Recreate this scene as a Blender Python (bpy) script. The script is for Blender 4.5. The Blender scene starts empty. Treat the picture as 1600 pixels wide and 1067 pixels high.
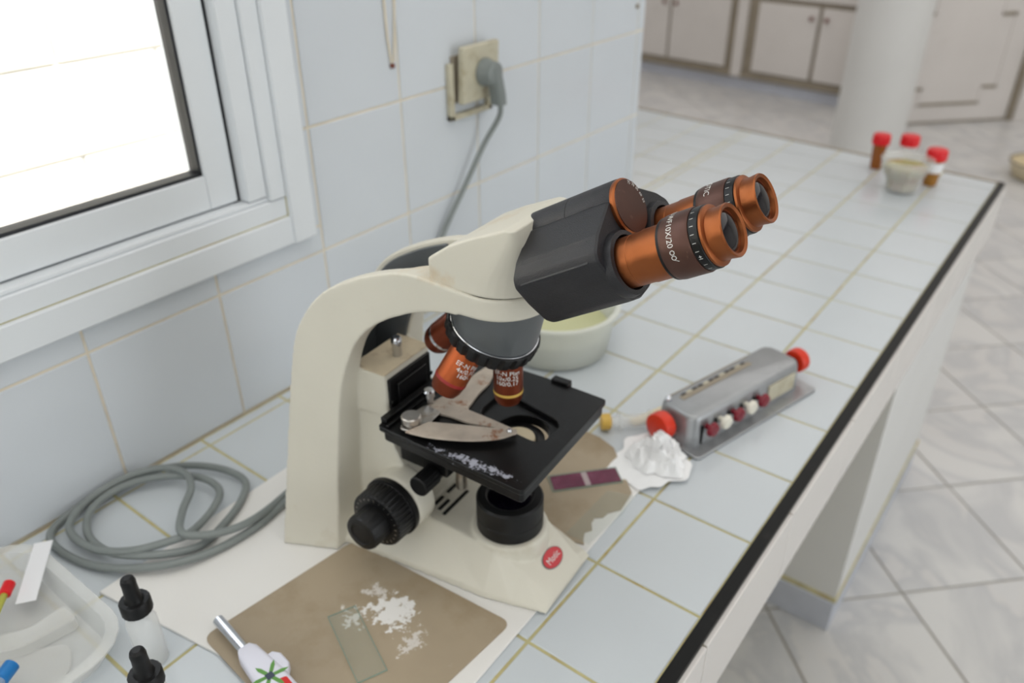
import bpy, bmesh, math, random
from mathutils import Vector, Matrix
random.seed(7)
C = bpy.context.scene.collection
PI = math.pi
sin, cos, rad = math.sin, math.cos, math.radians
BENCH = 0.72            # bench top above the floor; all coordinates below are taken from the bench top

# ------------------------------------------------------------------ camera, world, lights, exposure
scn = bpy.context.scene
cam = bpy.data.cameras.new('camera')
cam.sensor_width = 22.94
cam.lens = 18.0 * 1255.68 / 1255.5
cam.dof.use_dof = True
cam.dof.focus_distance = 0.50
cam.dof.aperture_fstop = 3.7
cam.dof.aperture_blades = 0
cam.clip_start = 0.02
camo = bpy.data.objects.new('camera', cam); C.objects.link(camo)
camo.location = (0.154363, -0.477609, 0.560417)
camo.rotation_euler = (1.0352, 0.0033, 0.6460)
scn.camera = camo

world = bpy.data.worlds.new('world'); scn.world = world; world.use_nodes = True
wn = world.node_tree.nodes; wl = world.node_tree.links
bg = wn['Background']
bg.inputs[0].default_value = (0.90, 0.95, 1.0, 1); bg.inputs[1].default_value = 3.2

def area(name, loc, size, power, col, rot):
    l = bpy.data.lights.new(name, 'AREA'); l.shape = 'RECTANGLE'
    l.size, l.size_y = size; l.energy = power; l.color = col
    o = bpy.data.objects.new(name, l); C.objects.link(o)
    o.location = loc; o.rotation_euler = rot
    return o
area('unseen_fill_right', (3.3, 0.6, 0.95), (3.6, 1.5), 46, (0.93, 0.97, 1.0), (0, rad(90), 0))  # added fill lamp for unseen daylight; the right wall has no opening
area('unseen_fill_behind', (0.4, -2.5, 0.95), (3.0, 1.5), 24, (0.95, 0.98, 1.0), (rad(90), 0, 0))  # added fill lamp behind the camera; the back wall is solid
area('overhead_fill_near', (0.3, -0.2, 1.96), (1.6, 1.6), 14, (1.0, 0.98, 0.95), (0, 0, 0))  # added overhead fill above the bench, no fitting modelled
area('overhead_fill_far', (-.8, 4.0, 1.96), (7.0, 5.0), 104, (1.0, 0.96, 0.93), (0, 0, 0))  # added room-wide overhead fill that brightens the column and cabinets

sun = bpy.data.lights.new('sun', 'SUN'); sun.energy = 11; sun.angle = rad(2); sun.color = (1.0, .97, .93)
suno = bpy.data.objects.new('sun', sun); C.objects.link(suno); suno.rotation_euler = (rad(4), rad(19), 0)   # high midday sun on the yard wall
scn.view_settings.view_transform = 'Standard'
scn.view_settings.look = 'None'
scn.view_settings.exposure = -0.16
scn.view_settings.gamma = 1.0
scn.view_settings.use_curve_mapping = False

# ------------------------------------------------------------------ materials
def srgb(*c):
    return tuple(((x/255)/12.92 if x/255 <= .04045 else ((x/255+.055)/1.055)**2.4) for x in c) + (1,)
def mat(name, col, rough=0.5, metal=0.0, var=0.0, vscale=20, bump=0.0, bscale=200, trans=0.0, ior=1.45, coat=0.0, spec=0.5, alpha=1.0, sss=0.0, obj_rand=0.0):
    m = bpy.data.materials.new(name); m.use_nodes = True
    nt = m.node_tree; N = nt.nodes; L = nt.links; b = N['Principled BSDF']
    b.inputs['Base Color'].default_value = col; b.inputs['Roughness'].default_value = rough
    b.inputs['Metallic'].default_value = metal; b.inputs['IOR'].default_value = ior
    b.inputs['Transmission Weight'].default_value = trans; b.inputs['Coat Weight'].default_value = coat
    b.inputs['Specular IOR Level'].default_value = spec; b.inputs['Alpha'].default_value = alpha
    if sss:
        b.inputs['Subsurface Weight'].default_value = sss; b.inputs['Subsurface Radius'].default_value = (.01, .01, .01)
    tc = N.new('ShaderNodeTexCoord')
    if var or obj_rand:
        no = N.new('ShaderNodeTexNoise'); no.inputs['Scale'].default_value = vscale; no.inputs['Detail'].default_value = 6
        L.new(tc.outputs['Object'], no.inputs['Vector'])
        hs = N.new('ShaderNodeHueSaturation'); hs.inputs['Color'].default_value = col
        mr = N.new('ShaderNodeMapRange'); mr.inputs[1].default_value = .3; mr.inputs[2].default_value = .7
        mr.inputs[3].default_value = 1 - var; mr.inputs[4].default_value = 1 + var
        L.new(no.outputs['Fac'], mr.inputs[0])
        if obj_rand:
            oi = N.new('ShaderNodeObjectInfo'); ma = N.new('ShaderNodeMath'); ma.operation = 'MULTIPLY_ADD'
            ma.inputs[1].default_value = obj_rand; L.new(oi.outputs['Random'], ma.inputs[0]); L.new(mr.outputs[0], ma.inputs[2])
            L.new(ma.outputs[0], hs.inputs['Value'])
        else:
            L.new(mr.outputs[0], hs.inputs['Value'])
        L.new(hs.outputs[0], b.inputs['Base Color'])
    if bump:
        n2 = N.new('ShaderNodeTexNoise'); n2.inputs['Scale'].default_value = bscale; n2.inputs['Detail'].default_value = 4
        L.new(tc.outputs['Object'], n2.inputs['Vector'])
        bu = N.new('ShaderNodeBump'); bu.inputs['Strength'].default_value = bump; bu.inputs['Distance'].default_value = .001
        L.new(n2.outputs['Fac'], bu.inputs['Height']); L.new(bu.outputs[0], b.inputs['Normal'])
    return m
def mask_mix(m, col, scale, lo, hi, detail=8, box=None, extra_rough=None, seed=0.0):
    """mix a second colour of the thing itself (dirt, wear, stain) by a noise mask, optionally inside a soft ellipsoid (centre, radii)"""
    nt = m.node_tree; N = nt.nodes; L = nt.links; b = N['Principled BSDF']
    tc = N.new('ShaderNodeTexCoord'); no = N.new('ShaderNodeTexNoise'); no.noise_dimensions = '4D'; no.inputs['W'].default_value = seed
    no.inputs['Scale'].default_value = scale; no.inputs['Detail'].default_value = detail; no.inputs['Roughness'].default_value = .65
    L.new(tc.outputs['Object'], no.inputs['Vector'])
    val = no.outputs['Fac']
    if box:
        c, r = box
        mp = N.new('ShaderNodeMapping'); mp.vector_type = 'POINT'
        mp.inputs['Location'].default_value = tuple(-c[i]/r[i] for i in range(3)); mp.inputs['Scale'].default_value = tuple(1/x for x in r)
        L.new(tc.outputs['Object'], mp.inputs['Vector'])
        ln = N.new('ShaderNodeVectorMath'); ln.operation = 'LENGTH'; L.new(mp.outputs[0], ln.inputs[0])
        sb = N.new('ShaderNodeMath'); sb.operation = 'MULTIPLY_ADD'; sb.inputs[1].default_value = -.35; sb.inputs[2].default_value = .35
        L.new(ln.outputs['Value'], sb.inputs[0])
        mx = N.new('ShaderNodeMath'); mx.operation = 'MINIMUM'; mx.inputs[1].default_value = .35; L.new(sb.outputs[0], mx.inputs[0])
        ad = N.new('ShaderNodeMath'); ad.operation = 'ADD'; L.new(mx.outputs[0], ad.inputs[0]); L.new(val, ad.inputs[1]); val = ad.outputs[0]
    mr = N.new('ShaderNodeMapRange'); mr.inputs[1].default_value = lo; mr.inputs[2].default_value = hi; L.new(val, mr.inputs[0])
    mix = N.new('ShaderNodeMix'); mix.data_type = 'RGBA'; L.new(mr.outputs[0], mix.inputs[0])
    s = b.inputs['Base Color']
    if s.is_linked: L.new(s.links[0].from_socket, mix.inputs[6])
    else: mix.inputs[6].default_value = s.default_value
    mix.inputs[7].default_value = col
    L.new(mix.outputs[2], s)
    if extra_rough is not None:
        m2 = N.new('ShaderNodeMix'); m2.data_type = 'FLOAT'; L.new(mr.outputs[0], m2.inputs[0])
        m2.inputs[2].default_value = b.inputs['Roughness'].default_value; m2.inputs[3].default_value = extra_rough
        L.new(m2.outputs[0], b.inputs['Roughness'])
    return m

M = {}
M['tile'] = mat('glazed_white_tile', srgb(203, 209, 213), .20, var=.02, vscale=6, bump=.02, bscale=30, obj_rand=-.04)
M['walltile'] = mat('glazed_wall_tile', srgb(212, 217, 222), .22, var=.02, vscale=5, bump=.02, bscale=25, obj_rand=-.03)
M['grout'] = mask_mix(mat('ochre_grout', srgb(190, 182, 136), .85, var=.15, vscale=40), srgb(176, 146, 84), 25, .5, .7)
M['wallgrout'] = mat('beige_grout', srgb(226, 216, 196), .85, var=.08, vscale=30)
M['blackedge'] = mask_mix(mat('black_edge_trim', srgb(13, 14, 14), .5, spec=.3, var=.2, vscale=60), srgb(34, 33, 31), 35, .58, .75)
M['plaster'] = mat('white_painted_plaster', srgb(222, 222, 220), .6, var=.03, vscale=3, bump=.1, bscale=60)
M['pink'] = mat('fascia_tile_white', srgb(226, 222, 218), .25, var=.02, vscale=5)
M['kick'] = mat('grey_blue_skirting', srgb(192, 196, 206), .5, var=.08, vscale=12)
M['cabkick'] = mat('pale_blue_plinth', srgb(214, 218, 230), .5, var=.05, vscale=12)
M['cream'] = mask_mix(mat('cream_plastic', srgb(215, 211, 197), .42, var=.025, vscale=14, bump=.12, bscale=900), srgb(186, 174, 150), 9, .60, .82)
mask_mix(M['cream'], srgb(204, 182, 150), 40, .62, .95, box=((-.045, -.02, .301), (.060, .05, .010)))
mask_mix(M['cream'], srgb(204, 184, 154), 40, .62, .95, box=((-.010, .012, .336), (.045, .04, .016)))
M['dust'] = mask_mix(mat('dusty_cream_plastic', srgb(200, 186, 160), .7, var=.08, vscale=40), srgb(160, 140, 116), 60, .5, .75)
M['black'] = mask_mix(mat('black_grained_plastic', srgb(34, 34, 38), .40, var=.08, vscale=50, bump=.35, bscale=1400), srgb(58, 56, 58), 22, .55, .75, extra_rough=.6)
M['stage'] = mask_mix(mat('black_stage_metal', srgb(14, 14, 15), .32, spec=.35, var=.3, vscale=60, bump=.1, bscale=500), srgb(44, 45, 46), 30, .60, .85)
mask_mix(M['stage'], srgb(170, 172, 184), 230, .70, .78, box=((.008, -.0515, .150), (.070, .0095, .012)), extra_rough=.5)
mask_mix(M['stage'], srgb(150, 152, 158), 420, .70, .75, seed=3.0)
M['dark'] = mat('black_satin', srgb(13, 13, 14), .35, spec=.35, var=.2, vscale=60)
M['knob'] = mat('black_rubber', srgb(13, 13, 14), .45, spec=.4, var=.2, vscale=80)
M['grey'] = mat('slate_grey_paint', srgb(92, 96, 98), .38, var=.05, vscale=30)
M['steel'] = mask_mix(mat('worn_steel', srgb(190, 186, 180), .32, 1.0, var=.1, vscale=80), srgb(150, 128, 104), 45, .5, .7, extra_rough=.6)
M['rusty'] = mask_mix(mat('dusty_rusted_steel', srgb(196, 184, 170), .55, .45, var=.15, vscale=60), srgb(150, 92, 50), 60, .56, .66)
M['chrome'] = mat('polished_steel', srgb(205, 207, 212), .16, 1.0)
M['copper'] = mask_mix(mat('copper_anodised', srgb(150, 88, 52), .40, .92, var=.06, vscale=60), srgb(150, 88, 52), 40, .5, .8)
M['brown'] = mask_mix(mat('brown_anodised', srgb(88, 62, 54), .40, .6, var=.08, vscale=60), srgb(120, 92, 78), 90, .62, .72)
M['objective'] = mat('orange_brown_anodised', srgb(168, 84, 44), .38, .7, var=.08, vscale=70)
M['objective_dark'] = mat('dark_orange_anodised', srgb(116, 52, 28), .38, .7, var=.08, vscale=70)
M['yellow'] = mat('yellow_ring', srgb(214, 176, 84), .4)
M['ink'] = mat('white_ink', srgb(232, 232, 228), .6)
M['lens'] = mat('coated_lens', srgb(8, 5, 14), .02, .0, ior=1.5)
M['redbadge'] = mat('red_badge', srgb(196, 16, 34), .25, coat=.5)
M['board'] = mask_mix(mat('white_board_laminate', srgb(232, 230, 226), .3, var=.015, vscale=6), srgb(196, 186, 168), 14, .66, .8)
M['matbrown'] = mask_mix(mat('taupe_mat', srgb(166, 151, 128), .5, var=.07, vscale=14, bump=.1, bscale=60), srgb(146, 128, 100), 8, .5, .68)
M['mat_a'] = M['matbrown'].copy(); M['mat_a'].name = 'taupe_mat_with_residue'
mask_mix(M['mat_a'], srgb(232, 230, 226), 120, .60, .63, box=((-.2195, -.158, 0), (.031, .024, .02)), seed=1)
mask_mix(M['mat_a'], srgb(222, 218, 212), 150, .68, .74, box=((-.242, -.183, 0), (.024, .020, .02)), seed=2)
mask_mix(M['mat_a'], srgb(214, 208, 200), 120, .70, .75, box=((-.243, -.150, 0), (.030, .016, .02)), seed=3)
mask_mix(M['mat_a'], srgb(206, 198, 188), 60, .68, .72, seed=4.5)
mask_mix(M['mat_a'], srgb(214, 208, 200), 90, .78, .82, box=((-.185, -.170, 0), (.035, .040, .02)), seed=7.0)
M['cable'] = mat('grey_cable', srgb(128, 134, 132), .4, var=.04, vscale=30)
M['socket'] = mask_mix(mat('yellowed_ivory_plastic', srgb(196, 190, 168), .45, var=.06, vscale=60), srgb(160, 146, 112), 60, .5, .75)
M['frame'] = mat('white_aluminium', srgb(224, 228, 231), .35, var=.02, vscale=10)
M['seal'] = mat('black_window_seal', srgb(30, 32, 36), .5)
M['glass'] = mat('window_glass', (1, 1, 1, 1), .0, trans=1.0, ior=1.45)
M['clear'] = mat('clear_plastic', srgb(236, 237, 234), .18, alpha=.30)
M['milky'] = mat('milky_tray_plastic', srgb(244, 244, 240), .3, alpha=.36)
M['thinglass'] = mat('slide_glass', srgb(178, 196, 184), .04, alpha=.09)
M['glassedge'] = mat('ground_glass_edge', srgb(160, 182, 168), .3, alpha=.55)
M['tub'] = mat('translucent_tub', srgb(236, 238, 228), .35, alpha=.78)
M['liquid'] = mat('pale_yellow_liquid', srgb(208, 208, 162), .15)
M['tissue'] = mat('tissue_paper', srgb(246, 246, 246), .9)
M['alloy'] = mask_mix(mat('cast_alloy', srgb(168, 170, 172), .4, .7, var=.06, vscale=40, bump=.15, bscale=500), srgb(130, 132, 134), 30, .55, .8, extra_rough=.55)
M['red'] = mat('orange_red_plastic', srgb(214, 52, 24), .35)
M['keyred'] = mat('dark_red_key', srgb(122, 16, 36), .25)
M['keywhite'] = mat('ivory_key', srgb(226, 222, 208), .25)
M['capred'] = mat('bright_red_cap', srgb(222, 20, 30), .35)
M['amber'] = mat('amber_tube', srgb(168, 96, 30), .25, trans=.3)
M['jarstuff'] = mask_mix(mat('olive_brown_contents', srgb(170, 160, 96), .4, var=.2, vscale=30), srgb(160, 112, 60), 30, .45, .6)
M['amberliq'] = mat('amber_liquid', srgb(176, 122, 50), .2, trans=.2)
M['label'] = mat('white_paper_label', srgb(240, 240, 242), .6)
M['purple'] = mask_mix(mat('stained_smear', srgb(100, 34, 62), .25, var=.15, vscale=80), srgb(124, 62, 88), 50, .5, .7)
M['slideend'] = mat('frosted_slide', srgb(176, 160, 160), .3)
M['frostedbody'] = mat('frosted_bottle', srgb(240, 241, 240), .25, alpha=.5)
M['white_p'] = mat('white_plastic', srgb(228, 228, 240), .3)
M['green'] = mat('green_print', srgb(96, 150, 70), .4)
M['dimred'] = mat('dull_red_ring', srgb(150, 40, 36), .4)
M['brightred'] = mat('red_print', srgb(206, 30, 30), .4)
M['navy'] = mat('dark_print', srgb(50, 60, 80), .4)
M['blue'] = mat('blue_plastic', srgb(30, 120, 190), .35)
M['lime'] = mat('lime_plastic', srgb(206, 206, 90), .4, trans=.3)
M['ivory'] = mat('ivory_plastic', srgb(222, 208, 176), .4)
M['ext'] = mat('sunlit_render', srgb(250, 248, 242), .8, var=.01)
M['extgap'] = mat('render_joint', srgb(196, 196, 194), .9)
M['cabinet'] = mask_mix(mat('white_cabinet_paint', srgb(224, 219, 215), .5, var=.03, vscale=4), srgb(206, 199, 190), 5, .6, .8)
M['cabgap'] = mat('tan_cabinet_edge', srgb(152, 142, 126), .7, var=.1, vscale=10)  # darker tan for carcass, door gaps, edge strips and small parts
M['cabknob'] = mat('brown_knob', srgb(118, 66, 52), .4)

def marble(name, per_object=True):
    m = bpy.data.materials.new(name); m.use_nodes = True
    nt = m.node_tree; N = nt.nodes; L = nt.links; b = N['Principled BSDF']; b.inputs['Roughness'].default_value = .28
    tc = N.new('ShaderNodeTexCoord'); oi = N.new('ShaderNodeObjectInfo')
    cx = N.new('ShaderNodeCombineXYZ'); mu = N.new('ShaderNodeMath'); mu.operation = 'MULTIPLY'; mu.inputs[1].default_value = 37
    L.new(oi.outputs['Random'], mu.inputs[0]); L.new(mu.outputs[0], cx.inputs[2])
    ad = N.new('ShaderNodeVectorMath'); ad.operation = 'ADD'; L.new(tc.outputs['Object'], ad.inputs[0]); L.new(cx.outputs[0], ad.inputs[1])
    n1 = N.new('ShaderNodeTexNoise'); n1.inputs['Scale'].default_value = 3.2; n1.inputs['Detail'].default_value = 8; n1.inputs['Distortion'].default_value = 1.4
    L.new(ad.outputs[0], n1.inputs['Vector'])
    cr = N.new('ShaderNodeValToRGB'); e = cr.color_ramp.elements
    e[0].position = .40; e[0].color = srgb(210, 209, 207); e[1].position = .62; e[1].color = srgb(205, 204, 203)
    k = cr.color_ramp.elements.new(.52); k.color = srgb(190, 190, 191)
    k = cr.color_ramp.elements.new(.56); k.color = srgb(206, 204, 202)
    L.new(n1.outputs['Fac'], cr.inputs[0]); L.new(cr.outputs[0], b.inputs['Base Color'])
    return m
M['marble'] = marble('veined_white_marble')
M['floorgrout'] = mat('floor_grout', srgb(160, 155, 146), .9)

# ------------------------------------------------------------------ helpers
def prop(o, label=None, cat=None, group=None, kind=None):
    if label: o['label'] = label
    if cat: o['category'] = cat
    if group: o['group'] = group
    if kind: o['kind'] = kind
    return o
def thing(name, label, cat, loc=(0, 0, 0), rotz=0, group=None):
    o = bpy.data.objects.new(name, None); C.objects.link(o); o.empty_display_size = .02
    o.location = loc; o.rotation_euler = (0, 0, rotz)
    return prop(o, label, cat, group)
def mk(name, verts, faces, m, parent=None, smooth=False, bevel=0, loc=None, rot=None, segs=2):
    me = bpy.data.meshes.new(name); me.from_pydata([tuple(v) for v in verts], [], faces)
    me.materials.append(m)
    bm = bmesh.new(); bm.from_mesh(me); bmesh.ops.recalc_face_normals(bm, faces=bm.faces[:]); bm.to_mesh(me); bm.free()
    o = bpy.data.objects.new(name, me); C.objects.link(o)
    if parent: o.parent = parent
    if loc is not None: o.location = loc
    if rot is not None: o.rotation_euler = rot
    if smooth:
        me.shade_smooth()
        if smooth != 'all':
            me.set_sharp_from_angle(angle=rad(smooth if isinstance(smooth, (int, float)) and smooth is not True else 35))
    if bevel:
        b = o.modifiers.new('bevel', 'BEVEL'); b.width = bevel; b.segments = segs; b.limit_method = 'ANGLE'; b.angle_limit = rad(35)
        me.shade_smooth(); me.set_sharp_from_angle(angle=rad(75))
    return o
class G:
    """collects boxes, lathes, tubes and lofts into one mesh"""
    def __init__(s): s.v = []; s.f = []
    def add(s, v, f, T=None):
        k = len(s.v); s.v += [T(p) if T else p for p in v]; s.f += [tuple(i + k for i in q) for q in f]; return s
    def box(s, x0, x1, y0, y1, z0, z1, T=None):
        return s.add([(x, y, z) for z in (z0, z1) for y in (y0, y1) for x in (x0, x1)],
                     [(0, 2, 3, 1), (4, 5, 7, 6), (0, 1, 5, 4), (2, 6, 7, 3), (0, 4, 6, 2), (1, 3, 7, 5)], T)
    def loft(s, rings, cap=True, closed=True, T=None):
        n = len(rings[0]); v = [p for r in rings for p in r]; f = []
        for i in range(len(rings) - 1):
            for j in range(n if closed else n - 1):
                a = i*n + j; b = i*n + (j+1) % n; f.append((a, b, b + n, a + n))
        if cap: f.append(tuple(range(n))[::-1]); f.append(tuple(range((len(rings)-1)*n, len(rings)*n)))
        return s.add(v, f, T)
    def lathe(s, prof, n=32, axis='z', c=(0, 0, 0), T=None, cap=True):
        rings = []
        for r, h in prof:
            ring = []
            for k in range(n):
                a = 2*PI*k/n
                p = (r*cos(a), r*sin(a), h)
                if axis == 'x': p = (h, r*cos(a), r*sin(a))
                if axis == 'y': p = (r*cos(a), h, r*sin(a))
                ring.append((p[0]+c[0], p[1]+c[1], p[2]+c[2]))
            rings.append(ring)
        return s.loft(rings, cap=cap, T=T)
    def tube(s, pts, r, n=10, T=None):
        pts = [Vector(p) for p in pts]; rings = []; up = Vector((0, 0, 1)); prev = None
        for i, p in enumerate(pts):
            d = (pts[min(i+1, len(pts)-1)] - pts[max(i-1, 0)]).normalized()
            a = d.cross(up) if prev is None else prev - d*prev.dot(d)
            if a.length < 1e-4: a = d.cross(Vector((1, 0, 0)))
            a.normalize(); prev = a; b = d.cross(a)
            rr = r[i] if isinstance(r, (list, tuple)) else r
            rings.append([tuple(p + a*rr*cos(2*PI*k/n) + b*rr*sin(2*PI*k/n)) for k in range(n)])
        return s.loft(rings, T=T)
    def build(s, name, m, parent=None, **k): return mk(name, s.v, s.f, m, parent, **k)
def spline(pts, n=8):
    P = [Vector(p) for p in pts]; out = []
    for i in range(len(P)-1):
        p0 = P[max(i-1, 0)]; p1 = P[i]; p2 = P[i+1]; p3 = P[min(i+2, len(P)-1)]
        for k in range(n):
            t = k/n
            out.append(.5*((2*p1) + (p2-p0)*t + (2*p0-5*p1+4*p2-p3)*t*t + (3*p1-p0-3*p2+p3)*t**3))
    out.append(P[-1]); return out
def prism(poly, z0, z1, T=None):
    n = len(poly); g = G()
    g.add([(x, y, z0) for x, y in poly] + [(x, y, z1) for x, y in poly],
          [tuple(range(n))[::-1], tuple(range(n, 2*n))] + [(i, (i+1) % n, (i+1) % n + n, i + n) for i in range(n)], T)
    return g
def rrect(x0, x1, y0, y1, r, n=5):
    out = []
    for cx, cy, a0 in ((x1-r, y1-r, 0), (x0+r, y1-r, 90), (x0+r, y0+r, 180), (x1-r, y0+r, 270)):
        for k in range(n+1):
            a = rad(a0 + 90*k/n); out.append((cx+r*cos(a), cy+r*sin(a)))
    return out
def round_poly(poly, r, n=5):
    out = []; m = len(poly)
    for i in range(m):
        p = Vector(poly[i]); a = (Vector(poly[i-1]) - p); b = (Vector(poly[(i+1) % m]) - p)
        rr = min(r, a.length/2, b.length/2); pa = p + a.normalized()*rr; pb = p + b.normalized()*rr
        for k in range(n+1):
            t = k/n; out.append(tuple((1-t)**2*pa + 2*t*(1-t)*p + t*t*pb))
    return out
def text(name, s, size, fn, m, parent, align='LEFT', space=1.0, lines=1.0, off=0.0):
    """flat lettering mapped on a surface: fn(x, y) -> 3-D point"""
    cu = bpy.data.curves.new(name, 'FONT'); cu.body = s; cu.size = size; cu.align_x = align; cu.resolution_u = 3
    cu.space_character = space; cu.space_line = lines; cu.offset = size*off
    o = bpy.data.objects.new(name, cu); C.objects.link(o)
    dg = bpy.context.evaluated_depsgraph_get(); me = bpy.data.meshes.new_from_object(o.evaluated_get(dg))
    bpy.data.objects.remove(o); bpy.data.curves.remove(cu)
    for v in me.vertices: v.co = fn(v.co.x, v.co.y)
    me.materials.clear(); me.materials.append(m)
    o = bpy.data.objects.new(name, me); C.objects.link(o); o.parent = parent
    return o
def remesh(o, vox, it):
    r = o.modifiers.new('fuse', 'REMESH'); r.mode = 'VOXEL'; r.voxel_size = vox; r.use_smooth_shade = True
    s = o.modifiers.new('soften', 'SMOOTH'); s.factor = .5; s.iterations = it
    dg = bpy.context.evaluated_depsgraph_get(); me = bpy.data.meshes.new_from_object(o.evaluated_get(dg))
    o.modifiers.clear(); o.data = me; me.shade_smooth()
    return o

# ------------------------------------------------------------------ the room
XW = -0.5692            # face of the tiled wall on the left
FL = -BENCH; CEIL = 2.0
YEND = .872             # far end of the tiled wall
# wall with the window opening (y -1.42..0.055, z 0.205..1.42)
WY0, WY1, WZ0, WZ1 = -1.42, .055, .205, 1.42
g = G(); xa, xb = XW-.125, XW-.0015
g.box(xa, xb, -2.7, WY0, FL, CEIL).box(xa, xb, WY1, YEND, FL, CEIL)
g.box(xa, xb, WY0, WY1, FL, WZ0).box(xa, xb, WY0, WY1, WZ1, CEIL)
wall = g.build('wall_left', M['wallgrout']); prop(wall, 'white tiled wall with a sliding window and a socket behind the bench', kind='structure')
tile_cache = {}
def tile_mesh(key, w, h, t, m, bev=.0008):
    """bevelled tile lying in xy, top at z=0"""
    kk = (key, round(w, 4), round(h, 4), t)
    if kk in tile_cache: return tile_cache[kk]
    g = G(); b = bev
    r0 = [(-w/2, -h/2), (w/2, -h/2), (w/2, h/2), (-w/2, h/2)]
    i0 = [(-w/2+b, -h/2+b), (w/2-b, -h/2+b), (w/2-b, h/2-b), (-w/2+b, h/2-b)]
    g.loft([[(x, y, -t) for x, y in r0], [(x, y, -b) for x, y in r0], [(x, y, 0) for x, y in i0]])
    me = bpy.data.meshes.new('tile'); me.from_pydata(g.v, [], g.f); me.materials.append(m)
    bm = bmesh.new(); bm.from_mesh(me); bmesh.ops.recalc_face_normals(bm, faces=bm.faces[:]); bm.to_mesh(me); bm.free()
    tile_cache[kk] = me; return me
def place_tile(key, w, h, t, m, loc, rot, parent, jit=.0004):
    o = bpy.data.objects.new('tile', tile_mesh(key, w, h, t, m)); C.objects.link(o)
    o.location = loc; o.rotation_euler = (rot[0] + random.uniform(-jit, jit)*6, rot[1] + random.uniform(-jit, jit)*6, rot[2])
    o.parent = parent; return o
PW = .1494; GW = .0030
def wall_tile(y0, y1, z0, z1):
    if y1-y0 < .004 or z1-z0 < .004: return
    place_tile('w', y1-y0-GW, z1-z0-GW, .0045, M['walltile'], (XW, (y0+y1)/2, (z0+z1)/2), (rad(90), 0, rad(90)), wall)
CYr, CZb = .0800, .1900
for j in range(-9, 7):
    for k in range(-3, 9):
        y0 = -.0483 + PW*j; y1 = y0 + PW; z0 = .1575 + .1497*k; z1 = z0 + .1497
        y1 = min(y1, YEND-.001); y0 = max(y0, -2.6)
        if z1 < .02: continue
        if k == -1: z0 = .0005
        if z0 >= CEIL or y0 >= y1: continue
        z1 = min(z1, CEIL-.01)
        if y0 < CYr - .002 and z1 > CZb and z0 < 1.42 and y1 > WY0:
            if z0 < CZb - .004: wall_tile(y0, y1, z0, CZb-.0)
            if y1 > CYr + .004: wall_tile(max(y0, CYr), y1, max(z0, CZb), z1)
        else: wall_tile(y0, y1, z0, z1)
# return of the wall (out of sight), far and right and rear walls, ceiling
def struct(name, g, m, label=None): return prop(g.build(name, m), label, kind='structure')
struct('wall_return', G().box(-5.2, xa+.01, YEND-.12, YEND-.001, FL, CEIL), M['plaster'], 'white plaster wall behind the end of the tiled wall')
struct('wall_far', G().box(-5.3, 3.6, 6.9, 7.0, FL, CEIL), M['plaster'], 'pale wall at the far end of the room')
struct('wall_right', G().box(3.5, 3.6, -2.8, 6.9, FL, CEIL), M['plaster'])
struct('wall_back', G().box(xa, 3.5, -2.8, -2.7, FL, CEIL), M['plaster'])
struct('wall_far_left', G().box(-5.3, -5.2, YEND-.12, 6.9, FL, CEIL), M['plaster'])
struct('ceiling', G().box(xa, 3.6, -2.8, YEND-.12, CEIL, CEIL+.1).box(-5.3, 3.6, YEND-.12, 7.0, CEIL, CEIL+.1), M['plaster'])
# floor: screed with marble tiles laid on the diagonal
floor = struct('floor', G().box(xa, 3.6, -2.8, YEND-.12, FL-.1, FL-.0025).box(-5.3, 3.6, YEND-.12, 7.0, FL-.1, FL-.0025), M['floorgrout'], 'white veined marble floor tiles laid on the diagonal')
D = .205; ts = D*math.sqrt(2)-.005; far = G()
me = tile_mesh('f', ts, ts, .006, M['marble'], .001)
fv = [tuple(v.co) for v in me.vertices]; ff = [tuple(p.vertices) for p in me.polygons]
for i in range(-27, 18):
    for j in range(-20, 31):
        if (i+j) % 2 == 0: continue
        cx, cy = .095 + D*i, .917 + D*j
        if not (-5.1 < cx < 3.35 and -2.55 < cy < 6.75): continue
        if cx < XW+.15 and cy < YEND+.15: continue
        if -1.6 < cx < 1.1 and .1 < cy < 3.7:
            place_tile('f', ts, ts, .006, M['marble'], (cx, cy, FL), (0, 0, rad(45 + 90*random.randint(0, 3))), floor)
        else:
            c, s_ = cos(rad(45)), sin(rad(45))
            far.add([(cx + x*c - y*s_, cy + x*s_ + y*c, FL + z) for x, y, z in fv], ff)
fo = far.build('distant_tiles', M['marble'], floor); fo['kind'] = 'stuff'

# window -----------------------------------------------------------
win = bpy.data.objects.new('window_1', None); C.objects.link(win); win.location = (XW, 0, 0)
prop(win, 'white aluminium sliding window above the bench with a bright view outside', kind='structure')
def wbox(name, x0, x1, y0, y1, z0, z1, m=None, parent=None, bev=.0012):
    g = G().box(x0, x1, y0, y1, z0, z1); return g.build(name, m or M['frame'], parent or win, bevel=bev)
wbox('cover_trim', -.002, .013, WY0-.05, .052, .1885, .2205)
wbox('cover_trim', -.002, .016, .050, .0815, .1885, 1.46)
wbox('frame_rail', -.06, .0085, WY0-.03, .050, .2215, .2430)
wbox('track_lip', -.02, .0045, WY0-.03, .040, .2430, .2480)
wbox('track_lip', -.055, -.045, WY0-.03, .040, .2430, .2560)
wbox('frame_stile', -.06, .0105, .029, .0498, .2440, 1.42)
wbox('frame_stile', -.06, .0060, .0045, .0285, .2490, 1.42)
wbox('gap_seal', -.05, -.009, -.004, .0045, .2490, 1.42, M['seal'], bev=0)
wbox('caulk_line', -.02, .0078, WY0-.03, .0500, .2200, .2218, M['grout'], bev=0)
wbox('caulk_line', -.02, .0095, .0495, .0502, .2210, .2600, M['grout'], bev=0)
sash = wbox('sash_rail', -.040, -.008, WY0, -.0325, .2500, .2860)
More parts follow.
